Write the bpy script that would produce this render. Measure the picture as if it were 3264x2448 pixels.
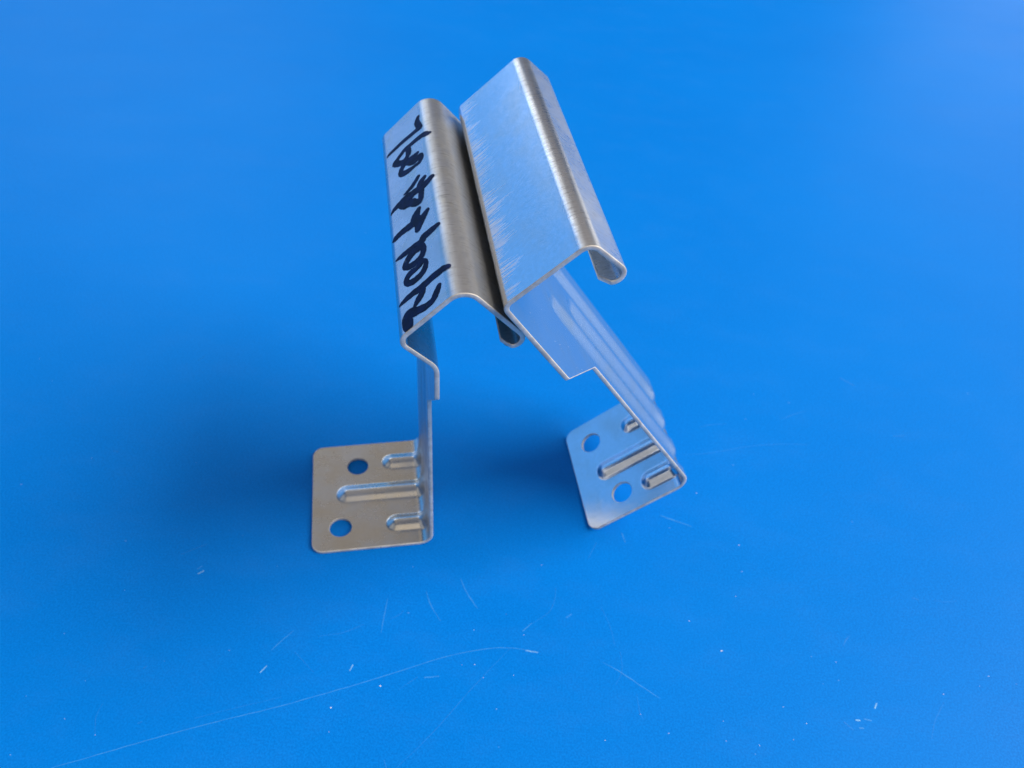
import bpy, math
from mathutils import Vector, Matrix
from mathutils.geometry import delaunay_2d_cdt

# ------------------------------------------------------------------ camera, world, lamps, exposure
MM = 0.001
SC = bpy.context.scene
COL = SC.collection
for o in list(bpy.data.objects):
    bpy.data.objects.remove(o)

PITCH, ROLL, FPX, CAM_H = 45.269, 4.604, 2643.2, 219.024
cam_data = bpy.data.cameras.new("camera")
cam_data.sensor_fit = 'HORIZONTAL'
cam_data.sensor_width = 36.0
cam_data.lens = FPX / 3264.0 * 36.0
cam_data.clip_start = 0.01
cam_data.clip_end = 50.0
cam_data.dof.use_dof = True
cam_data.dof.focus_distance = 0.178
cam_data.dof.aperture_fstop = 24.0
cam = bpy.data.objects.new("camera", cam_data)
COL.objects.link(cam)
p_, r_ = math.radians(PITCH), math.radians(ROLL)
fwd = Vector((0, math.cos(p_), -math.sin(p_)))
rt0 = Vector((1, 0, 0))
up0 = rt0.cross(fwd)
rt = rt0 * math.cos(r_) + up0 * math.sin(r_)
up = up0 * math.cos(r_) - rt0 * math.sin(r_)
cam.matrix_world = Matrix(((rt.x, up.x, -fwd.x, 0), (rt.y, up.y, -fwd.y, 0),
                           (rt.z, up.z, -fwd.z, CAM_H * MM), (0, 0, 0, 1)))
SC.camera = cam

world = bpy.data.worlds.new("World")
SC.world = world
world.use_nodes = True
bg = world.node_tree.nodes["Background"]
bg.inputs[0].default_value = (0.018, 0.065, 0.165, 1)      # walls and ceiling of the room around the panel
bg.inputs[1].default_value = 1.0


def area_lamp(name, az, el, dist, w, h, power, colour):
    """an area lamp for room light or an added fill, at azimuth (deg right of the view) and elevation, facing the panel"""
    d = bpy.data.lights.new(name, 'AREA')
    d.shape = 'RECTANGLE'
    d.size, d.size_y = w, h
    d.energy = power
    d.color = colour
    o = bpy.data.objects.new(name, d)
    COL.objects.link(o)
    a, e = math.radians(az), math.radians(el)
    pos = Vector((math.sin(a) * math.cos(e), math.cos(a) * math.cos(e), math.sin(e))) * dist + Vector((0, 0.15, 0.0))
    o.location = pos
    o.rotation_euler = (Vector((0, 0.15, 0.03)) - pos).to_track_quat('-Z', 'Y').to_euler()
    return o


area_lamp("window_key", 88, 42, 4.5, 3.5, 2.7, 332.0, (1.0, 0.98, 0.95))           # main window, right of the camera
area_lamp("window_ahead_right", 52, 15, 2.4, 2.5, 0.95, 11.5, (1.0, 0.98, 0.97))   # its neighbour, mirrored in the panel
area_lamp("window_sky_left", -57, 15, 2.2, 2.1, 1.45, 7.8, (0.12, 0.42, 1.0))      # blue sky on the left, mirrored in the zinc
area_lamp("window_sky_ahead", -18, 10, 2.3, 1.15, 0.75, 2.6, (0.05, 0.38, 1.0))    # more of that sky, ahead
area_lamp("window_horizon_left", -48, 2.5, 2.2, 1.5, 0.30, 0.5, (0.95, 0.88, 1.0))  # pale haze along its foot
area_lamp("window_cloud_left", -29, 26.5, 2.2, 0.95, 0.58, 2.9, (0.95, 0.98, 1.0))   # bright cloud above it
area_lamp("ceiling_glow", -6, 66, 2.0, 2.3, 3.1, 7.2, (1.0, 0.78, 0.46))           # lit ceiling ahead and overhead, warm
area_lamp("fill_behind", 170, 46, 2.2, 2.0, 1.5, 7.5, (1.0, 0.82, 0.56))           # warm fill added behind the camera to lift the near edges
area_lamp("fill_left", -118, 36, 2.2, 1.7, 1.2, 2.8, (1.0, 0.93, 0.80))            # unseen fill added at left to brighten the rib flanks

SC.render.engine = 'CYCLES'
SC.cycles.use_denoising = True
SC.cycles.max_bounces = 10
SC.view_settings.view_transform = 'Standard'
SC.view_settings.look = 'None'
SC.view_settings.gamma = 1.0
SC.view_settings.exposure = 0.0
SC.view_settings.use_curve_mapping = False


# ------------------------------------------------------------------ node helpers and materials
def mat(name):
    m = bpy.data.materials.new(name)
    m.use_nodes = True
    nt = m.node_tree
    for n in list(nt.nodes):
        if n.type not in ('BSDF_PRINCIPLED', 'OUTPUT_MATERIAL'):
            nt.nodes.remove(n)
    return m, nt, nt.nodes['Principled BSDF']


class NT:
    def __init__(s, nt):
        s.nt = nt

    def add(s, typ, **kw):
        n = s.nt.nodes.new(typ)
        for k, v in kw.items():
            setattr(n, k, v)
        return n

    def link(s, a, b):
        s.nt.links.new(a, b)

    def val(s, sock, v):
        if hasattr(v, 'is_output'):
            s.link(v, sock)
        else:
            sock.default_value = v

    def math(s, op, a, b=None, c=None, clamp=False):
        n = s.add('ShaderNodeMath', operation=op, use_clamp=clamp)
        s.val(n.inputs[0], a)
        if b is not None:
            s.val(n.inputs[1], b)
        if c is not None:
            s.val(n.inputs[2], c)
        return n.outputs[0]

    def mapping(s, vec, scale, loc=(0, 0, 0), rot=(0, 0, 0)):
        n = s.add('ShaderNodeMapping')
        s.link(vec, n.inputs['Vector'])
        n.inputs['Scale'].default_value = scale
        n.inputs['Location'].default_value = loc
        n.inputs['Rotation'].default_value = rot
        return n.outputs[0]

    def noise(s, vec, scale, detail=3.0, rough=0.5):
        n = s.add('ShaderNodeTexNoise')
        if vec is not None:
            s.link(vec, n.inputs['Vector'])
        n.inputs['Scale'].default_value = scale
        n.inputs['Detail'].default_value = detail
        n.inputs['Roughness'].default_value = rough
        return n.outputs[0]

    def ramp(s, fac, lo, hi, a=0.0, b=1.0):
        n = s.add('ShaderNodeMapRange', clamp=True, interpolation_type='SMOOTHSTEP')
        s.link(fac, n.inputs[0])
        n.inputs[1].default_value, n.inputs[2].default_value = lo, hi
        n.inputs[3].default_value, n.inputs[4].default_value = a, b
        return n.outputs[0]

    def mix(s, fac, a, b):
        n = s.add('ShaderNodeMix', data_type='RGBA')
        s.val(n.inputs[0], fac)
        s.val(n.inputs[6], a)
        s.val(n.inputs[7], b)
        return n.outputs[2]

    def bump(s, height, strength, dist):
        n = s.add('ShaderNodeBump')
        n.inputs['Strength'].default_value = strength
        n.inputs['Distance'].default_value = dist
        s.link(height, n.inputs['Height'])
        return n.outputs[0]


def zinc_material(name, base=(0.66, 0.67, 0.68), rough=0.24, scuff=None, stain=0.0, glints=None, worn=(), grain=0.10, mottle=0.0, metal=1.0):
    """galvanised sheet; the UV map holds (length along the sheet, width) in units of 100 mm.
    scuff = (s0, s1) in mm: band where a forming die dragged across the zinc in streaks"""
    m, nt, b = mat(name)
    N = NT(nt)
    uv = N.add('ShaderNodeUVMap').outputs[0]
    b.inputs['Metallic'].default_value = metal
    spangle = N.noise(N.mapping(uv, (60, 60, 1)), 1.0, 4.0, 0.6)
    cloud = N.noise(N.mapping(uv, (9, 6, 1), (3.1, 0.7, 0)), 1.0, 3.0, 0.55)
    draw = N.noise(N.mapping(uv, (10, 420, 1)), 1.0, 2.0, 0.6)          # fine streaks along the sheet
    fine = N.noise(N.mapping(uv, (700, 700, 1)), 1.0, 2.0, 0.5)
    r = N.math('ADD', rough - 0.05, N.math('MULTIPLY', spangle, 0.05))
    r = N.math('ADD', r, N.math('MULTIPLY', N.ramp(cloud, 0.35, 0.75), 0.07))
    dirty = tuple(c * k for c, k in zip(base, (0.90, 0.88, 0.83)))
    col = N.mix(N.ramp(cloud, 0.40, 0.78), (*base, 1), (*dirty, 1))
    sp = N.noise(N.mapping(uv, (95, 80, 1), (2.2, 9.1, 0)), 1.0, 5.0, 0.7)
    col = N.mix(N.ramp(sp, 0.3, 0.7, 0.0, 0.30), col, tuple(c * 0.72 for c in base) + (1,))
    if mottle:
        mo = N.noise(N.mapping(uv, (7, 10, 1), (4.7, 3.2, 0)), 1.0, 4.0, 0.6)
        col = N.mix(N.math('MULTIPLY', N.ramp(mo, 0.25, 0.80), mottle), col, (0.62, 0.66, 0.72, 1))
        r = N.math('ADD', r, N.math('MULTIPLY', N.ramp(mo, 0.25, 0.80), 0.10))
    if stain:
        st = N.noise(N.mapping(uv, (22, 14, 1), (7.3, 2.2, 0)), 1.0, 4.0, 0.6)
        col = N.mix(N.math('MULTIPLY', N.ramp(st, 0.5, 0.75), stain), col, (0.58, 0.52, 0.38, 1))
    height = N.math('ADD', N.math('MULTIPLY', draw, 0.6), N.math('MULTIPLY', fine, 0.4))
    for w0, w1, amt in worn:            # zinc rubbed dull where the sheet was folded
        sw = N.add('ShaderNodeSeparateXYZ')
        N.link(uv, sw.inputs[0])
        zone = N.math('MULTIPLY', N.ramp(sw.outputs[0], w0 / 100 - 0.02, w0 / 100 + 0.012),
                      N.ramp(sw.outputs[0], w1 / 100 - 0.012, w1 / 100 + 0.02, 1.0, 0.0))
        nick = N.noise(N.mapping(uv, (30, 170, 1), (5.5, 0.9, 0), (0, 0, 0.12)), 1.0, 4.0, 0.65)
        zone = N.math('MULTIPLY', zone, N.ramp(nick, 0.30, 0.62, 0.45, 1.0))
        r = N.math('ADD', r, N.math('MULTIPLY', zone, amt))
        height = N.math('ADD', height, N.math('MULTIPLY', zone, N.math('MULTIPLY', nick, 0.9)))
        col = N.mix(N.math('MULTIPLY', zone, 0.45), col, (0.52, 0.49, 0.43, 1))
        dark = N.math('MULTIPLY', zone, N.ramp(nick, 0.54, 0.70, 0.0, 0.5))
        col = N.mix(dark, col, (0.22, 0.20, 0.18, 1))
    if scuff:
        sep = N.add('ShaderNodeSeparateXYZ')
        N.link(uv, sep.inputs[0])
        s0, s1 = scuff[0] / 100.0, scuff[1] / 100.0
        band_in = N.ramp(sep.outputs[0], s0, s0 + 0.004)
        fade = N.ramp(sep.outputs[0], s0, s1, 0.0, 0.34)
        streak = N.noise(N.mapping(uv, (15, 210, 1), (0.3, 8.1, 0), (0, 0, 0.10)), 1.0, 3.0, 0.6)
        big = N.noise(N.mapping(uv, (4, 34, 1), (2.3, 0.4, 0)), 1.0, 2.0, 0.5)
        v = N.math('SUBTRACT', N.math('ADD', streak, N.math('MULTIPLY', N.math('SUBTRACT', big, 0.5), 0.6)), fade)
        mask = N.math('MULTIPLY', N.ramp(v, 0.43, 0.62), band_in)
        col = N.mix(mask, col, (0.93, 0.94, 0.99, 1))
        r = N.math('ADD', r, N.math('MULTIPLY', mask, 0.42))
        height = N.math('ADD', height, N.math('MULTIPLY', mask, 0.8))
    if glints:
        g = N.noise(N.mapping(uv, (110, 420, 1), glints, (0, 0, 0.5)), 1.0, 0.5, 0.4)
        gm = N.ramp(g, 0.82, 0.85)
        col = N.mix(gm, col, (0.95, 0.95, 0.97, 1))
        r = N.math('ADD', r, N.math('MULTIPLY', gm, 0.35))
    N.link(col, b.inputs['Base Color'])
    N.link(r, b.inputs['Roughness'])
    N.link(N.bump(height, grain, 0.00025), b.inputs['Normal'])
    return m


def edge_material():
    m, nt, b = mat("sheared_edge")
    N = NT(nt)
    geo = N.add('ShaderNodeNewGeometry').outputs['Position']
    n1 = N.noise(geo, 260.0, 4.0, 0.7)
    n2 = N.noise(geo, 130.0, 4.0, 0.7)
    col = N.mix(N.ramp(n1, 0.3, 0.7), (0.58, 0.51, 0.42, 1), (0.88, 0.81, 0.70, 1))
    col = N.mix(N.ramp(n2, 0.60, 0.72), col, (0.26, 0.20, 0.15, 1))
    N.link(col, b.inputs['Base Color'])
    b.inputs['Metallic'].default_value = 0.2
    b.inputs['Roughness'].default_value = 0.46
    N.link(N.bump(n1, 0.5, 0.0002), b.inputs['Normal'])
    return m


def ink_material():
    m, nt, b = mat("marker_ink")
    N = NT(nt)
    geo = N.add('ShaderNodeNewGeometry').outputs['Position']
    n = N.noise(geo, 420.0, 4.0, 0.6)
    col = N.mix(N.ramp(n, 0.35, 0.7), (0.002, 0.005, 0.030, 1), (0.004, 0.014, 0.085, 1))
    N.link(col, b.inputs['Base Color'])
    st = N.noise(N.mapping(geo, (300, 900, 900), (0, 0, 0), (0, 0, 0.4)), 1.0, 3.0, 0.6)
    N.link(N.ramp(st, 0.55, 0.75, 1.0, 0.72), b.inputs['Alpha'])
    b.inputs['Roughness'].default_value = 0.5
    b.inputs['Specular IOR Level'].default_value = 0.15
    return m


def panel_material():
    m, nt, b = mat("blue_panel")
    N = NT(nt)
    geo = N.add('ShaderNodeNewGeometry').outputs['Position']
    fine = N.noise(geo, 1900.0, 2.0, 0.6)
    cloud = N.noise(geo, 9.0, 3.0, 0.5)
    wipe = N.noise(N.mapping(geo, (14, 40, 1), (0, 0, 0), (0, 0, 0.6)), 1.0, 4.0, 0.6)
    col = N.mix(N.ramp(cloud, 0.3, 0.7), (0.0004, 0.154, 0.54, 1), (0.0005, 0.171, 0.58, 1))
    col = N.mix(N.ramp(fine, 0.3, 0.7, 0.0, 0.9), col, (0.0012, 0.210, 0.69, 1))
    film = N.math('MULTIPLY', N.ramp(N.noise(N.mapping(geo, (38, 70, 1), (0.2, 0, 0), (0, 0, 0.5)), 1.0, 6.0, 0.7), 0.42, 0.75), 0.016)
    col = N.mix(film, col, (0.22, 0.36, 0.72, 1))
    N.link(col, b.inputs['Base Color'])
    N.link(N.math('ADD', 0.35, N.math('MULTIPLY', wipe, 0.14)), b.inputs['Roughness'])
    b.inputs['Specular IOR Level'].default_value = 0.06
    N.link(N.bump(fine, 0.05, 0.0002), b.inputs['Normal'])
    return m


def scratch_material(name, colour, alpha):
    m, nt, b = mat(name)
    N = NT(nt)
    geo = N.add('ShaderNodeNewGeometry').outputs['Position']
    n = N.noise(geo, 260.0, 3.0, 0.65)
    b.inputs['Base Color'].default_value = (*colour, 1)
    b.inputs['Roughness'].default_value = 0.6
    N.link(N.ramp(n, 0.25, 0.65, alpha * 0.35, alpha), b.inputs['Alpha'])
    return m


M_EDGE = edge_material()
M_INK = ink_material()
M_PANEL = panel_material()
M_SCR = [scratch_material("scratch_faint", (0.05, 0.36, 0.86), 0.30),
         scratch_material("scratch_plain", (0.08, 0.44, 0.92), 0.50),
         scratch_material("scratch_bright", (0.30, 0.66, 0.96), 0.70)]


def plain(name, colour, rough=0.8):
    m, nt, b = mat(name)
    N = NT(nt)
    geo = N.add('ShaderNodeNewGeometry').outputs['Position']
    n = N.noise(geo, 1500.0, 2.0, 0.5)
    N.link(N.mix(n, tuple(c * 0.8 for c in colour) + (1,), tuple(min(1, c * 1.15) for c in colour) + (1,)),
           b.inputs['Base Color'])
    b.inputs['Roughness'].default_value = rough
    return m


M_DUST = [plain("dust_blue", (0.20, 0.42, 0.80)), plain("dust_pink", (0.55, 0.55, 0.78)),
          plain("dust_white", (0.88, 0.86, 0.82)), plain("dust_dark", (0.10, 0.06, 0.25))]


# ------------------------------------------------------------------ objects
def link(name, mesh, parent=None, **props):
    o = bpy.data.objects.new(name, mesh)
    COL.objects.link(o)
    if parent:
        o.parent = parent
    for k, v in props.items():
        o[k] = v
    return o


# the blue panel the brackets stand on
def build_panel():
    t = -0.04 * MM
    x0, x1, y0, y1, d = -1.1, 1.1, -0.7, 1.7, 0.018
    b = 0.002
    rings = [(0.0, t), (b * 0.3, t - b * 0.1), (b, t - b), (b, t - d)]
    vs, fs = [], []
    for off, z in rings:
        vs += [(x0 - off, y0 - off, z), (x1 + off, y0 - off, z), (x1 + off, y1 + off, z), (x0 - off, y1 + off, z)]
    fs.append((0, 1, 2, 3))
    for k in range(len(rings) - 1):
        for i in range(4):
            j = (i + 1) % 4
            a, c = k * 4, (k + 1) * 4
            fs.append((a + i, c + i, c + j, a + j))
    n = (len(rings) - 1) * 4
    fs.append((n + 3, n + 2, n + 1, n))
    me = bpy.data.meshes.new("table_top")
    me.from_pydata(vs, [], fs)
    me.materials.append(M_PANEL)
    return link("table_top", me, kind="structure", label="glossy bright blue panel under the two brackets, lightly scratched")


TABLE = build_panel()


# ------------------------------------------------------------------ folded sheet builder
T = 1.1          # sheet thickness in mm


class Profile:
    """side-A line of the sheet: straight runs joined by arcs; frame(s) gives point, tangent, normal"""

    def __init__(self, pts, radii, hook_r, hook_turn, lip):
        self.seg = []        # (s0, s1, kind, data)
        self.marks = {}
        s = 0.0
        n = len(pts)
        cur = Vector(pts[0])
        for i in range(1, n):
            a, b = Vector(pts[i - 1]), Vector(pts[i])
            d = (b - a).normalized()
            if i < n - 1:
                d2 = (Vector(pts[i + 1]) - b).normalized()
                ang = math.atan2(d.x * d2.y - d.y * d2.x, d.dot(d2))
                r = radii[i]
                tl = r * math.tan(abs(ang) / 2)
                end = b - d * tl
            else:
                end = b
            L = (end - cur).length
            self.seg.append((s, s + L, 'l', (cur.copy(), d)))
            s += L
            cur = end
            if i < n - 1:
                sg = 1 if ang > 0 else -1
                nrm = Vector((-d.y, d.x)) * sg
                C = cur + nrm * r
                al = abs(ang) * r
                self.seg.append((s, s + al, 'a', (C, -nrm, sg, r)))
                self.marks[i] = (s, s + al, tl)
                s += al
                cur = b + d2 * tl
        # hook: clockwise arc, then the short lip
        d = (Vector(pts[-1]) - Vector(pts[-2])).normalized()
        nrm = Vector((d.y, -d.x))
        C = cur + nrm * hook_r
        al = hook_turn * hook_r
        self.seg.append((s, s + al, 'a', (C, -nrm, -1, hook_r)))
        self.marks['hook'] = (s, s + al, 0)
        s += al
        d3 = Matrix.Rotation(-hook_turn, 2) @ d
        end = C + Matrix.Rotation(-hook_turn, 2) @ (-nrm) * hook_r
        self.seg.append((s, s + lip, 'l', (end, d3)))
        s += lip
        self.length = s

    def frame(self, s):
        for s0, s1, k, dat in self.seg:
            if s <= s1 or s1 == self.length:
                break
        if k == 'l':
            p, d = dat
            return p + d * (s - s0), d
        C, v, sg, r = dat
        R = Matrix.Rotation(sg * (s - s0) / r, 2)
        w = R @ v
        d = Vector((-w.y, w.x)) * sg
        return C + w * r, d


def resample(poly, step):
    out = []
    n = len(poly)
    for i in range(n):
        a, b = Vector(poly[i]), Vector(poly[(i + 1) % n])
        k = max(1, int(math.ceil((b - a).length / step)))
        for j in range(k):
            out.append(tuple(a.lerp(b, j / k)))
    return out


def round_poly(poly, radii, seg=7):
    out = []
    n = len(poly)
    for i in range(n):
        p, a, b = Vector(poly[i]), Vector(poly[i - 1]), Vector(poly[(i + 1) % n])
        r = radii[i]
        if r <= 0:
            out.append(tuple(p))
            continue
        u, v = (a - p).normalized(), (b - p).normalized()
        half = math.acos(max(-1, min(1, u.dot(v)))) / 2
        tl = r / math.tan(half)
        C = p + (u + v).normalized() * (r / math.sin(half))
        p0, p1 = p + u * tl - C, p + v * tl - C
        ang = math.atan2(p0.x * p1.y - p0.y * p1.x, p0.dot(p1))
        for k in range(seg + 1):
            w = Matrix.Rotation(ang * k / seg, 2) @ p0
            out.append(tuple(C + w))
    return out


def inside(poly, x, y):
    c = False
    n = len(poly)
    j = n - 1
    for i in range(n):
        xi, yi = poly[i]
        xj, yj = poly[j]
        if (yi > y) != (yj > y) and x < (xj - xi) * (y - yi) / (yj - yi) + xi:
            c = not c
        j = i
    return c


def smooth(t):
    t = max(0.0, min(1.0, t))
    return t * t * (3 - 2 * t)


def crest(u, a=0.26, b=0.45):
    """cross-section of a pressed rib: soft foot, straight flank, rounded crest"""
    k = 1.0 / (1 - a / 2 - b / 2)
    if u < a:
        return k * u * u / (2 * a)
    if u < 1 - b:
        return k * (u - a / 2)
    v = 1 - u
    return 1 - k * v * v / (2 * b)


class Sheet:
    def __init__(self, prof, outline, holes, ribs, cuts, bend_mid):
        """outline, holes in flat (s, e); ribs = (e0, s_start, s_end, half_width_foot, half_width_leg, amp_foot, amp_leg)"""
        self.prof, self.ribs, self.bend_mid = prof, ribs, bend_mid
        self.cuts = cuts
        self.triangulate(outline, holes)

    # rib relief ---------------------------------------------------------
    def rib_w(self, rib, s):
        t = smooth((s - self.bend_mid + 1.0) / 10.0)
        return rib[3] + (rib[4] - rib[3]) * t

    def rib_x(self, rib, s, e):
        w = self.rib_w(rib, s)
        a, b = rib[1] + w, rib[2] - w
        ds = a - s if s < a else (s - b if s > b else 0.0)
        return math.hypot(ds, e - rib[0]) / w

    def relief(self, s, e):
        h = 0.0
        for rib in self.ribs:
            x = self.rib_x(rib, s, e)
            if x < 1.0:
                t = smooth((s - self.bend_mid - 1.0) / 9.0)
                amp = rib[5] + (rib[6] - rib[5]) * t
                h += amp * crest(1.0 - x)
        return h

    def rib_index(self, s, e):
        for i, rib in enumerate(self.ribs):
            if self.rib_x(rib, s, e) < 1.0:
                return i
        return None

    def at(self, s, e, depth):
        p, d = self.prof.frame(s)
        n = Vector((-d.y, d.x))
        q = p + n * (self.relief(s, e) - depth)
        return Vector((q.x, e, q.y)) * MM

    def normal(self, s, e):
        p, d = self.prof.frame(s)
        h = 0.06
        gs = (self.relief(s + h, e) - self.relief(s - h, e)) / (2 * h)
        ge = (self.relief(s, e + h) - self.relief(s, e - h)) / (2 * h)
        n = Vector((-d.y, 0, d.x)) - Vector((d.x, 0, d.y)) * gs - Vector((0, 1, 0)) * ge
        return n.normalized()

    # flat triangulation ---------------------------------------------------
    def triangulate(self, outline, holes):
        verts, edges = [], []

        def add_loop(loop):
            b = len(verts)
            n = len(loop)
            verts.extend(Vector(p) for p in loop)
            edges.extend((b + i, b + (i + 1) % n) for i in range(n))
        rim_pts = resample(outline, 0.55)
        add_loop(rim_pts)
        for h in holes:
            add_loop(h)
        # rib outlines
        for rib in self.ribs:
            loop = []
            w0, w1 = self.rib_w(rib, rib[1] + 2), self.rib_w(rib, rib[2] - 2)
            ss = [rib[1] + w0 + (rib[2] - w1 - rib[1] - w0) * k / 60 for k in range(61)]
            loop += [(s, rib[0] - self.rib_w(rib, s)) for s in ss]
            c = rib[2] - w1
            loop += [(c + w1 * math.cos(a), rib[0] + w1 * math.sin(a)) for a in
                     [-math.pi / 2 + math.pi * k / 10 for k in range(1, 10)]]
            loop += [(s, rib[0] + self.rib_w(rib, s)) for s in reversed(ss)]
            c = rib[1] + w0
            loop += [(c + w0 * math.cos(a), rib[0] + w0 * math.sin(a)) for a in
                     [math.pi / 2 + math.pi * k / 10 for k in range(1, 10)]]
            add_loop(loop)
        # station lines along the sheet
        S = set()
        for s0, s1, k, dat in self.prof.seg:
            L = s1 - s0
            if k == 'a':
                n = max(6, int(math.ceil(abs(L / dat[3]) / math.radians(7))))
            else:
                n = max(1, int(math.ceil(L / (0.7 if s0 < 5 else 2.2))))
            for i in range(n + 1):
                S.add(round(s0 + L * i / n, 4))
        for rib in self.ribs:
            for k in range(12):
                S.add(round(rib[2] - 0.6 * k, 4))
        S = sorted(S)
        S = [s for i, s in enumerate(S) if i == 0 or s - S[i - 1] > 0.12]
        E = set()
        lo, hi = min(p[1] for p in outline), max(p[1] for p in outline)
        e = lo
        while e < hi:
            E.add(round(e, 3))
            e += 3.1
        for rib in self.ribs:
            for k in range(-7, 8):
                E.add(round(rib[0] + k * max(rib[3], rib[4]) / 7.0, 3))
        E = sorted(E)
        E = [e for i, e in enumerate(E) if i == 0 or e - E[i - 1] > 0.25]
        near = {}
        for p in verts:
            near.setdefault((int(p[0] // 1), int(p[1] // 1)), []).append(p)
        for s in S:
            for e in E:
                if not inside(outline, s, e) or any(inside(h, s, e) for h in holes):
                    continue
                ok = True
                for i in (-1, 0, 1):
                    for j in (-1, 0, 1):
                        for p in near.get((int(s // 1) + i, int(e // 1) + j), ()):
                            if abs(p[0] - s) + abs(p[1] - e) < 0.35:
                                ok = False
                if ok:
                    verts.append(Vector((s, e)))
        for c in self.cuts:
            b = len(verts)
            verts += [Vector((c, lo - 1)), Vector((c, hi + 1))]
            edges.append((b, b + 1))
        vo, _, fo, _, _, _ = delaunay_2d_cdt(verts, edges, [], 0, 1e-5)
        self.v = [(p.x, p.y) for p in vo]
        tris = []
        for f in fo:
            if len(f) != 3:
                continue
            cx = sum(self.v[i][0] for i in f) / 3
            cy = sum(self.v[i][1] for i in f) / 3
            if not inside(outline, cx, cy) or any(inside(h, cx, cy) for h in holes):
                continue
            (ax, ay), (bx, by), (qx, qy) = (self.v[i] for i in f)
            ar = (bx - ax) * (qy - ay) - (by - ay) * (qx - ax)
            if abs(ar) < 1e-9:
                continue
            tris.append(tuple(f) if ar > 0 else (f[0], f[2], f[1]))
        self.tris = tris
        cnt = {}
        for f in tris:
            for i in range(3):
                a, b = f[i], f[(i + 1) % 3]
                cnt.setdefault((min(a, b), max(a, b)), []).append((a, b))
        self.rim = {}
        acc = {}
        for k, l in cnt.items():
            if len(l) == 1:
                a, b = l[0]
                self.rim[(a, b)] = True
                d = Vector(self.v[b]) - Vector(self.v[a])
                if d.length > 1e-9:
                    d.normalize()
                    o = Vector((d.y, -d.x))        # outward for a CCW triangle
                    for i in (a, b):
                        acc[i] = acc.get(i, Vector((0, 0))) + o
        self.out = {i: o.normalized() for i, o in acc.items()}
        self.nrm = {}

    # build the mesh of a subset of triangles ---------------------------------
    def part(self, name, pick, face_mat, parent):
        BEV = 0.16
        tri = [f for f in self.tris if pick(sum(self.v[i][0] for i in f) / 3, sum(self.v[i][1] for i in f) / 3)]
        vs, ns, fs, ms, uv = [], [], [], [], []
        idx = {}

        def get(i, ring):
            k = (i, ring)
            if k in idx:
                return idx[k]
            s, e = self.v[i]
            if i not in self.nrm:
                self.nrm[i] = self.normal(s, e)
            n = self.nrm[i]
            o = self.out.get(i)
            uvp = (s, e)
            if ring in (0, 3) and o is not None:        # rim ring drawn inwards on both faces
                s, e = s - o.x * BEV, e - o.y * BEV
            depth = (0.0, BEV, T - BEV, T)[ring]
            s = max(0.0, min(self.prof.length, s))
            vs.append(self.at(s, e, depth))
            if ring == 0:
                ns.append(n)
            elif ring == 3:
                ns.append(-n)
            else:
                p, d = self.prof.frame(s)
                w = Vector((d.x, 0, d.y)) * o.x + Vector((0, 1, 0)) * o.y
                ns.append((w + n * (0.25 if ring == 1 else -0.25)).normalized())
            uv.append((uvp[0] / 100.0, uvp[1] / 100.0))
            idx[k] = len(vs) - 1
            return idx[k]
        for f in tri:
            a = [get(i, 0) for i in f]
            b = [get(i, 3) for i in f]
            fs.append((a[0], a[1], a[2]))
            fs.append((b[0], b[2], b[1]))
            ms += [0, 0]
            for i in range(3):
                x, y = f[i], f[(i + 1) % 3]
                if (x, y) in self.rim:
                    for r0 in range(3):
                        fs.append((get(x, r0), get(x, r0 + 1), get(y, r0 + 1), get(y, r0)))
                        ms.append(1)
        me = bpy.data.meshes.new(name)
        me.from_pydata([tuple(v) for v in vs], [], fs)
        me.materials.append(face_mat)
        me.materials.append(M_EDGE)
        me.polygons.foreach_set('material_index', ms)
        me.polygons.foreach_set('use_smooth', [True] * len(fs))
        lay = me.uv_layers.new(name="UVMap")
        flat = []
        for lp in me.loops:
            flat += uv[lp.vertex_index]
        lay.data.foreach_set('uv', flat)
        me.normals_split_custom_set_from_vertices([tuple(n) for n in ns])
        me.update()
        return link(name, me, parent)


def circle(cx, cy, r, n=30):
    return [(cx + r * math.cos(2 * math.pi * k / n), cy + r * math.sin(2 * math.pi * k / n)) for k in range(n)]


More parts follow.
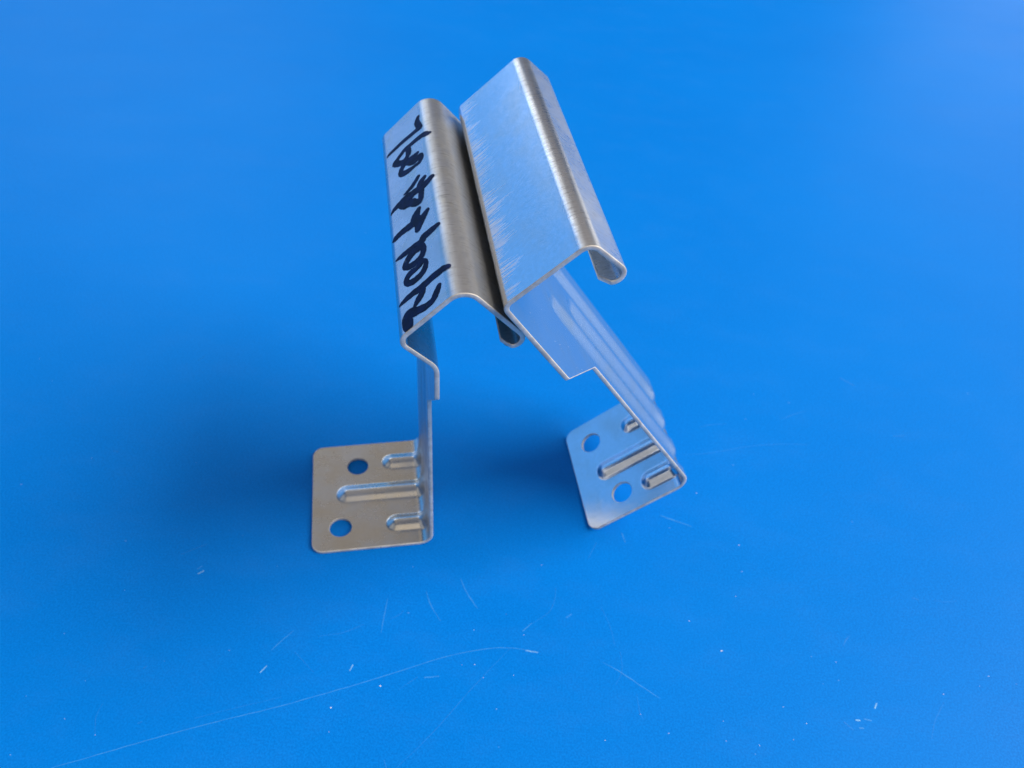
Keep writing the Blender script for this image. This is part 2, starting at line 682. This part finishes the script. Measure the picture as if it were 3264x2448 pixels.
def bracket(empty, prof, foot_w, leg_w, head, step, holes, ribs, materials, head_corner_i):
    """foot_w/leg_w: width along e; head=(e0,e1); step=(d0,d1) distances up the leg where the sheet widens"""
    bend = prof.marks[1]
    bm = (bend[0] + bend[1]) / 2
    up_leg = lambda d: bend[1] - bend[2] + d         # sheet length at distance d above the inner bend corner
    s_a, s_b = up_leg(step[0]), up_leg(step[1])
    L = prof.length
    hs = prof.marks['hook']
    far = leg_w
    pts = [(0, 0), (s_a, 0), (s_b, head[0]), (L - 2.0, head[0]), (L, head[0] + 2.2),
           (L, head[1] - 2.2), (L - 2.0, head[1]), (s_a + (head[1] - far), head[1]), (s_a, far), (0, foot_w)]
    rad = [3.4, 1.8, 1.8, 0.6, 0.5, 0.5, 0.6, 1.8, 1.8, 3.4]
    outline = round_poly(pts, rad)
    rib_list = [(e0, st, up_leg(d_end), wf, wl, af, al) for e0, st, d_end, wf, wl, af, al in ribs]
    s_head = prof.marks[head_corner_i][0]
    sh = Sheet(prof, outline, [circle(*h) for h in holes], rib_list, [bm, s_head, hs[0]], bm)
    foot = sh.part("foot_plate", lambda s, e: s < bm and sh.rib_index(s, e) is None, materials[0], empty)
    for i in range(len(rib_list)):
        sh.part("stiffening_rib", lambda s, e: s < bm and sh.rib_index(s, e) == i, materials[0], foot)
    leg = sh.part("leg", lambda s, e: bm <= s < s_head and sh.rib_index(s, e) is None, materials[1], empty)
    for i in range(len(rib_list)):
        sh.part("stiffening_rib", lambda s, e: bm <= s < s_head and sh.rib_index(s, e) == i, materials[1], leg)
    hd = sh.part("folded_head", lambda s, e: s_head <= s < hs[0], materials[2], empty)
    sh.part("hook_lip", lambda s, e: s >= hs[0], materials[2], hd)
    return sh, foot, leg, hd


# ---- left bracket: upright, marker writing on its head
LX, LY, LYAW = -20.399, 144.859, 12.038
left = bpy.data.objects.new("roof_clip_bracket", None)
left.empty_display_size = 0.02
COL.objects.link(left)
left.location = (LX * MM, LY * MM, 0)
left.rotation_euler = (0, 0, math.radians(LYAW))
left["label"] = "upright galvanised steel bracket with black marker writing along its folded top"
left["category"] = "bracket"
left["group"] = "two galvanised brackets leaning together"
LF = 36.864
lp = Profile([(-LF, T), (-T, T), (-0.689, 97.642), (-8.647, 105.844), (5.334, 119.552), (17.40, 106.50)],
             {1: 3.2, 2: 4.0, 3: 2.9, 4: 4.6}, 2.6, math.radians(133), 2.2)
L_RIBS = [(7.9, 22.4, 84, 3.8, 4.0, 1.65, 0.6), (20.8, 7.2, 70, 4.0, 4.6, 1.75, 0.65), (32.8, 22.2, 84, 3.7, 4.0, 1.65, 0.6)]
zl = [zinc_material("zinc_left_foot", (0.68, 0.64, 0.55), 0.23, mottle=0.7), zinc_material("zinc_left_leg", (0.76, 0.77, 0.78), 0.40),
      zinc_material("zinc_left_head", (0.66, 0.65, 0.64), 0.27, stain=0.5, worn=[(lp.marks[4][0] + 1.5, lp.length, 0.16)])]
sheetL, footL, legL, headL = bracket(left, lp, 41.6, 42.0, (-22.5, 57.0), (63.4, 87.2),
                                     [(14.6, 32.3, 3.45), (8.75, 8.4, 3.45)], L_RIBS, zl, 2)

# ---- right bracket: tipped on the edge of its foot, leaning on the hook of the other
right = bpy.data.objects.new("roof_clip_bracket", None)
right.empty_display_size = 0.02
COL.objects.link(right)
right.location = (29.102 * MM, 153.371 * MM, 0)
right.rotation_euler = (0, -math.radians(37.347), math.radians(12.241))
right["label"] = "tilted shiny galvanised bracket without writing, leaning against the upright one"
right["category"] = "bracket"
right["group"] = "two galvanised brackets leaning together"
rp = Profile([(0, T), (34.704, T), (39.238, 114.242), (61.435, 116.202), (63.30, 107.0)],
             {1: 4.0, 2: 2.4, 3: 3.4}, 2.7, math.radians(133), 2.4)
R_RIBS = [(7.4, 20.5, 85, 3.8, 5.2, 1.55, 1.6), (18.8, 7.2, 71, 4.0, 6.0, 1.65, 1.9), (31.2, 19.8, 92, 3.7, 5.6, 1.55, 1.8)]
rs = rp.marks[2]
zr = [zinc_material("zinc_right_foot", (0.78, 0.79, 0.81), 0.14),
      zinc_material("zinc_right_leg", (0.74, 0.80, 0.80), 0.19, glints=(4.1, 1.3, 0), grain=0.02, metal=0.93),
      zinc_material("zinc_right_head", (0.82, 0.83, 0.85), 0.21, scuff=(rs[1] - 0.4, rs[1] + 9.0),
                    worn=[(rp.marks[3][0] + 0.5, rp.length, 0.13)])]
sheetR, footR, legR, headR = bracket(right, rp, 40.9, 42.6, (-21.9, 58.2), (63.4, 86.6),
                                     [(8.6, 32.0, 3.5), (14.0, 8.0, 3.5)], R_RIBS, zr, 2)


# ------------------------------------------------------------------ marker writing on the left head
def stroke_mesh(vs, fs, pts, place, lift):
    """a pen stroke: chain of (x, y, width) smoothed and laid on a surface through place(x, y, lift)"""
    P = []
    n = len(pts)
    for i in range(n - 1):
        p0, p1, p2, p3 = (pts[max(0, min(n - 1, i + k))] for k in (-1, 0, 1, 2))
        for k in range(6):
            t = k / 6
            P.append(tuple(0.5 * (2 * b + (c - a) * t + (2 * a - 5 * b + 4 * c - d) * t * t +
                                  (3 * b - a - 3 * c + d) * t ** 3) for a, b, c, d in zip(p0, p1, p2, p3)))
    P.append(pts[-1])
    for q, (x, y, w) in enumerate(P):
        r = max(0.05, w * 0.5)
        b = len(vs)
        ln = lift + 0.0004 * q
        ring = [place(x + r * math.cos(2 * math.pi * k / 10), y + r * math.sin(2 * math.pi * k / 10), ln) for k in range(10)]
        if q in (0, len(P) - 1):
            vs.extend(ring)
            fs.append(tuple(range(b, b + 10)))
    b = len(vs)
    for i, (x, y, w) in enumerate(P):
        a, c = P[max(0, i - 1)], P[min(len(P) - 1, i + 1)]
        d = Vector((c[0] - a[0], c[1] - a[1]))
        if d.length < 1e-6:
            d = Vector((1, 0))
        d.normalize()
        r = max(0.05, w * 0.5)
        jx = 0.05 * math.sin(i * 2.3 + x * 3)
        vs.append(place(x - d.y * (r + jx), y + d.x * (r + jx), lift + 0.0004 * i))
        vs.append(place(x + d.y * (r - jx), y - d.x * (r - jx), lift + 0.0004 * i))
    for i in range(len(P) - 1):
        k = b + 2 * i
        fs.append((k, k + 1, k + 3, k + 2))


s_c2 = lp.marks[3]


def on_head(x, y, lift):
    s = s_c2[1] - s_c2[2] + x          # x = distance from the sharp corner along the slope
    if x < s_c2[2]:
        s = s_c2[1] - (s_c2[2] - x) * (s_c2[1] - s_c2[0]) / (2 * s_c2[2])
    y = max(-22.3, y)
    return tuple(sheetL.at(s, y, -0.03 - lift))


INK= [[[(14.44, 50.1, 0.91), (13.92, 48.27, 1.27), (14.39, 45.53, 1.31), (14.73, 44.5, 1.13)], [(14.72, 44.43, 1.18), (12.21, 44.89, 1.2), (8.98,
    45.27, 1.15), (5.39, 45.37, 1.03), (3.57, 45.26, 0.8), (2.78, 44.87, 0.31)]], [[(16.96, 39.67, 0.86), (16.32, 39.71, 1.44), (14.42, 40.43, 1.34),
    (11.27, 40.84, 1.23), (8.59, 40.97, 1.18), (6.32, 39.83, 1.19), (5.29, 38.94, 1.42), (7.4, 36.65, 1.39), (9.02, 36.84, 1.27), (9.91, 37.86, 1.34),
    (10.01, 40.26, 1.18)]], [[(12.55, 34.72, 1.02), (11.19, 34.67, 1.37), (9.12, 35.12, 1.38), (7.61, 34.53, 1.38), (6.76, 32.97, 1.2), (7.48, 31.59,
    1.36), (9.49, 30.7, 1.29), (11.41, 30.42, 0.83), (12.8, 30.25, 0.94), (13.63, 31.28, 1.16), (13.46, 32.72, 1.12), (12.02, 32.59, 1.74), (10.55,
    33.54, 1.76), (8.66, 35.87, 1.45)]], [[(11.86, 24.93, 1.02), (10.07, 23.54, 1.14), (8.24, 22.93, 0.92), (7.09, 22.95, 0.38)], [(15.76, 20.61,
    1.15), (13.91, 19.86, 1.72), (11.47, 20.15, 1.74), (9.28, 20.62, 1.65), (7.29, 20.97, 1.76), (5.13, 20.89, 1.4), (3.43, 20.56, 0.97), (2.17,
    19.77, 0.32)], [(13.61, 22.63, 1.07), (12.54, 21.95, 1.49), (11.99, 20.35, 1.58)], [(12.47, 19.79, 1.31), (12.1, 17.24, 1.19), (11.58, 15.36,
    1.23), (10.4, 15.77, 1.45), (8.97, 17.52, 1.56), (7.06, 18.42, 1.49), (5.8, 19.82, 1.33)], [(9.46, 19.94, 1.33), (8.19, 19.8, 1.86), (7.83, 18.64,
    1.59)]], [[(10.74, 12.81, 1.17), (9.84, 11.56, 1.87), (9.32, 10.06, 2.01), (9.59, 9.18, 1.99)], [(13.11, 9.75, 1.09), (11.82, 8.82, 1.73), (10.63,
    7.77, 2.07), (9.93, 6.08, 1.37)], [(9.86, 9.48, 2.0), (7.94, 9.5, 1.76), (6.02, 9.78, 1.47), (4.07, 9.8, 1.33), (2.81, 9.51, 1.17), (1.81, 9.39,
    0.36)]], [[(15.4, 1.96, 0.99), (13.68, 1.84, 1.46), (11.15, 1.86, 1.63), (10.54, 0.95, 1.53), (8.2, 1.25, 1.47), (6.04, 1.57, 1.23), (4.24, 1.75,
    1.03), (2.42, 1.82, 0.25)]], [[(10.16, 0.18, 1.21), (10.7, -1.98, 1.19), (10.04, -3.58, 1.37), (8.62, -4.19, 1.37), (6.7, -3.97, 1.31), (5.03,
    -2.8, 1.05), (5.54, -1.6, 1.41), (6.83, -0.6, 1.61), (8.47, 0.04, 1.81), (9.61, -0.41, 1.6)]], [[(9.86, -5.19, 0.78), (10.86, -6.5, 0.85), (10.37,
    -8.32, 1.26), (9.13, -9.27, 1.34), (7.12, -9.4, 1.38), (5.37, -8.61, 1.12), (5.02, -7.2, 1.13), (6.18, -6.23, 1.37), (7.82, -6.28, 1.05), (9.21,
    -5.88, 1.35)]], [[(16.2, -13.25, 1.02), (14.34, -13.01, 1.39), (11.6, -12.94, 1.41), (8.98, -13.15, 1.46), (6.38, -12.92, 1.24), (4.29, -12.98,
    1.06), (2.25, -13.4, 0.38)], [(9.18, -13.95, 1.11), (8.78, -15.02, 1.32), (7.65, -16.03, 1.36), (6.63, -16.92, 0.74)]], [[(13.39, -16.85, 0.93),
    (12.49, -18.24, 1.32), (11.44, -19.47, 1.21), (9.53, -19.72, 1.31), (7.06, -19.0, 1.56), (4.94, -18.11, 2.02), (4.12, -18.88, 2.01), (4.23,
    -20.73, 2.02), (4.38, -22.01, 1.62)]]]
SCR= [([(-106.0, 70.7), (-96.4, 74.6), (-83.4, 79.9), (-69.1, 85.3), (-54.1, 90.6), (-38.3, 96.9), (-33.6, 98.8), (-25.2, 102.4), (-15.9, 106.6),
    (-7.5, 109.6), (0.7, 111.7), (6.4, 112.2), (10.4, 111.9)], 0.3, 1), ([(10.0, 111.8), (13.3, 111.5)], 0.47, 2), ([(-75.3, 85.6), (-66.1, 89.0),
    (-54.7, 92.9)], 0.19, 0), ([(-61.9, 99.3), (-60.7, 101.2)], 0.47, 2), ([(-60.6, 105.8), (-59.0, 108.2), (-56.0, 112.1)], 0.38, 1), ([(-88.1,
    127.7), (-86.8, 128.8)], 0.47, 2), ([(-88.8, 129.3), (-87.8, 130.3)], 0.38, 1), ([(-95.2, 133.7), (-89.0, 137.9)], 0.29, 0), ([(-54.1, 105.9),
    (-50.9, 103.2), (-47.7, 100.5)], 0.29, 0), ([(-98.8, 79.5), (-100.4, 83.8), (-100.1, 87.5)], 0.24, 0), ([(-48.7, 111.0), (-42.8, 112.5), (-39.1,
    114.3), (-36.7, 115.9)], 0.29, 0), ([(-31.4, 113.7), (-31.4, 118.9), (-31.3, 124.4)], 0.38, 1), ([(-20.4, 128.0), (-18.5, 123.6), (-15.1, 118.8)],
    0.38, 1), ([(-10.7, 133.1), (-8.4, 128.6), (-4.8, 123.7)], 0.47, 1), ([(-23.9, 97.6), (-21.0, 100.1), (-19.3, 101.5)], 0.29, 0), ([(-17.4, 101.5),
    (-13.6, 102.2)], 0.47, 1), ([(-29.5, 118.1), (-27.0, 119.8), (-26.1, 121.3)], 0.29, 0), ([(8.8, 117.7), (11.2, 120.3)], 0.38, 1), ([(21.4, 123.1),
    (22.7, 124.2)], 0.57, 1), ([(5.6, 112.2), (-2.0, 102.5), (-8.4, 93.7), (-14.1, 85.8), (-21.3, 77.3)], 0.24, 0), ([(-38.0, 101.8), (-37.5, 103.4)],
    0.47, 2), ([(31.6, 110.2), (37.3, 107.2), (42.3, 104.0), (47.3, 100.9)], 0.38, 1), ([(36.8, 113.7), (37.1, 108.1), (35.2, 103.9)], 0.24, 0),
    ([(40.9, 101.7), (41.5, 96.5), (42.3, 94.9)], 0.29, 0), ([(18.0, 132.6), (17.8, 128.9), (16.3, 124.6), (11.4, 120.2)], 0.24, 0), ([(27.9, 143.9),
    (30.5, 149.9)], 0.29, 0), ([(38.7, 154.2), (39.6, 151.0)], 0.47, 1), ([(31.5, 127.5), (34.1, 121.2), (35.3, 115.4)], 0.19, 0), ([(-24.8, 78.9),
    (-23.9, 77.1)], 0.29, 0), ([(102.1, 121.2), (103.2, 123.0), (104.7, 124.6)], 0.57, 0), ([(100.6, 99.3), (101.6, 99.3)], 0.57, 2), ([(103.0, 99.8),
    (104.8, 99.5)], 0.47, 1), ([(101.1, 97.2), (102.1, 97.2)], 0.57, 1), ([(106.7, 103.1), (107.5, 104.5)], 0.57, 2), ([(97.2, 98.5), (99.1, 96.6)],
    0.47, 0), ([(120.1, 95.7), (122.4, 100.5), (124.7, 103.7), (126.9, 106.5)], 0.29, 0), ([(127.4, 139.0), (128.9, 138.6)], 0.47, 0), ([(134.0,
    138.8), (136.8, 138.5), (140.8, 139.2)], 0.29, 0), ([(51.6, 162.4), (54.7, 161.2), (61.5, 159.0)], 0.57, 1), ([(68.7, 202.6), (72.5, 204.4),
    (78.6, 205.4)], 0.38, 0), ([(61.5, 189.1), (70.4, 190.8), (81.2, 194.2), (88.6, 196.3), (100.6, 198.2), (106.6, 198.4)], 0.29, 0), ([(99.1,
    209.9), (104.5, 213.0), (108.9, 215.1)], 0.47, 0), ([(126.4, 234.5), (130.7, 231.0)], 0.76, 0), ([(139.3, 206.0), (143.7, 206.8)], 0.38, 0),
    ([(-116.8, 216.0), (-114.9, 219.0)], 0.38, 0), ([(-130.4, 170.7), (-128.6, 170.6)], 0.38, 0), ([(-93.2, 97.8), (-92.6, 98.4)], 0.38, 0), ([(-89.2,
    83.1), (-88.4, 83.6)], 0.38, 0)]
SPK= [((-98.8, 79.4), 0.43, 1), ((-120.4, 87.8), 0.34, 0), ((-118.3, 105.8), 0.43, 0), ((-108.1, 82.8), 0.43, 1), ((-72.1, 104.8), 0.34, 1), ((-41.0,
    91.2), 0.68, 2), ((-40.2, 84.9), 0.34, 1), ((-117.4, 73.0), 0.51, 0), ((-107.1, 93.1), 0.34, 0), ((-88.5, 100.3), 0.34, 0), ((-65.8, 132.4), 0.34,
    0), ((-107.1, 120.4), 0.34, 0), ((-29.0, 98.2), 0.85, 2), ((-4.1, 106.4), 0.43, 2), ((-7.6, 106.0), 0.34, 1), ((-5.2, 116.8), 0.6, 0), ((3.6,
    122.6), 0.43, 3), ((-25.5, 135.9), 0.43, 0), ((13.5, 140.1), 0.51, 1), ((-24.6, 120.5), 0.51, 0), ((2.8, 94.4), 0.6, 0), ((-1.4, 102.8), 0.43, 1),
    ((6.9, 104.2), 0.43, 1), ((48.9, 91.6), 0.51, 1), ((31.9, 88.4), 0.43, 2), ((41.6, 96.2), 0.51, 1), ((4.1, 84.5), 0.34, 0), ((9.1, 116.5), 0.43,
    1), ((75.9, 153.3), 0.51, 1), ((75.5, 143.6), 0.51, 1), ((72.5, 134.7), 0.51, 1), ((57.5, 125.2), 0.6, 1), ((66.0, 116.5), 0.85, 2), ((81.1,
    101.4), 0.43, 2), ((86.7, 97.3), 0.43, 2), ((72.9, 90.3), 0.43, 2), ((142.3, 115.3), 0.43, 2), ((138.7, 112.1), 0.34, 1), ((149.6, 113.6), 0.34,
    1), ((98.7, 115.9), 0.43, 1), ((91.9, 117.0), 0.43, 0), ((93.6, 109.0), 0.34, 0), ((64.1, 90.8), 0.43, 1), ((64.0, 96.1), 0.34, 1), ((127.4,
    108.8), 0.6, 1), ((71.4, 88.0), 0.51, 0), ((82.3, 92.6), 0.43, 1), ((98.3, 110.4), 0.51, 0), ((64.4, 172.8), 0.6, 1), ((76.0, 153.3), 0.6, 1),
    ((115.1, 166.1), 0.6, 0), ((85.9, 208.7), 0.51, 0), ((78.4, 186.3), 0.51, 0), ((103.6, 219.0), 0.6, 0), ((174.9, 231.8), 0.77, 0), ((90.9, 221.9),
    0.51, 0), ((54.2, 157.9), 0.51, 0), ((-153.4, 154.5), 0.51, 1), ((-136.1, 167.1), 0.51, 0), ((-173.2, 210.5), 0.34, 1), ((-113.2, 136.9), 0.6, 0),
    ((-102.0, 168.6), 0.43, 0), ((-70.5, 304.2), 0.43, 1), ((-94.4, 307.4), 0.34, 0), ((-163.9, 200.0), 0.51, 0), ((-79.0, 142.2), 0.34, 0)]

for ci, strokes in enumerate(INK):
    vs, fs = [], []
    for k, st in enumerate(strokes):
        stroke_mesh(vs, fs, [(x, y, w * 1.48) for x, y, w in st], on_head, 0.004 * ci + 0.012 * k)
    me = bpy.data.meshes.new("marker_character")
    me.from_pydata(vs, [], fs)
    me.materials.append(M_INK)
    link("marker_character", me, headL)


# ------------------------------------------------------------------ scratches and dust on the panel
def on_table(x, y, lift):
    return (x * MM, y * MM, (-0.04 + lift) * MM)


for lev, nm in enumerate(("faint_scratches", "plain_scratches", "bright_scratches")):
    vs, fs = [], []
    for k, (pts, w, l) in enumerate(SCR):
        if l == lev:
            n = len(pts)
            stroke_mesh(vs, fs, [(x, y, 0.68 * w * (0.35 if i in (0, n - 1) and n > 2 else 1.0)) for i, (x, y) in enumerate(pts)],
                        on_table, 0.02 + 0.0015 * k)
    me = bpy.data.meshes.new(nm)
    me.from_pydata(vs, [], fs)
    me.materials.append(M_SCR[lev])
    link(nm, me, TABLE, kind="stuff")

vs, fs, ms = [], [], []
for k, ((x, y), d, l) in enumerate(SPK):
    r = d * 0.27
    b = len(vs)
    a0 = k * 1.7
    for i in range(6):
        rr = r * (0.7 + 0.5 * abs(math.sin(k * 2.1 + i * 1.9)))
        vs.append(((x + rr * 1.25 * math.cos(a0 + i * 1.047)) * MM, (y + rr * 0.8 * math.sin(a0 + i * 1.047)) * MM, -0.03 * MM))
    vs.append((x * MM, y * MM, (0.25 * r) * MM))
    for i in range(6):
        fs.append((b + i, b + (i + 1) % 6, b + 6))
        ms.append(l)
me = bpy.data.meshes.new("dust_specks")
me.from_pydata(vs, [], fs)
for m in M_DUST:
    me.materials.append(m)
me.polygons.foreach_set('material_index', ms)
link("dust_specks", me, kind="stuff", label="tiny pale dust specks scattered over the blue panel", category="dust")
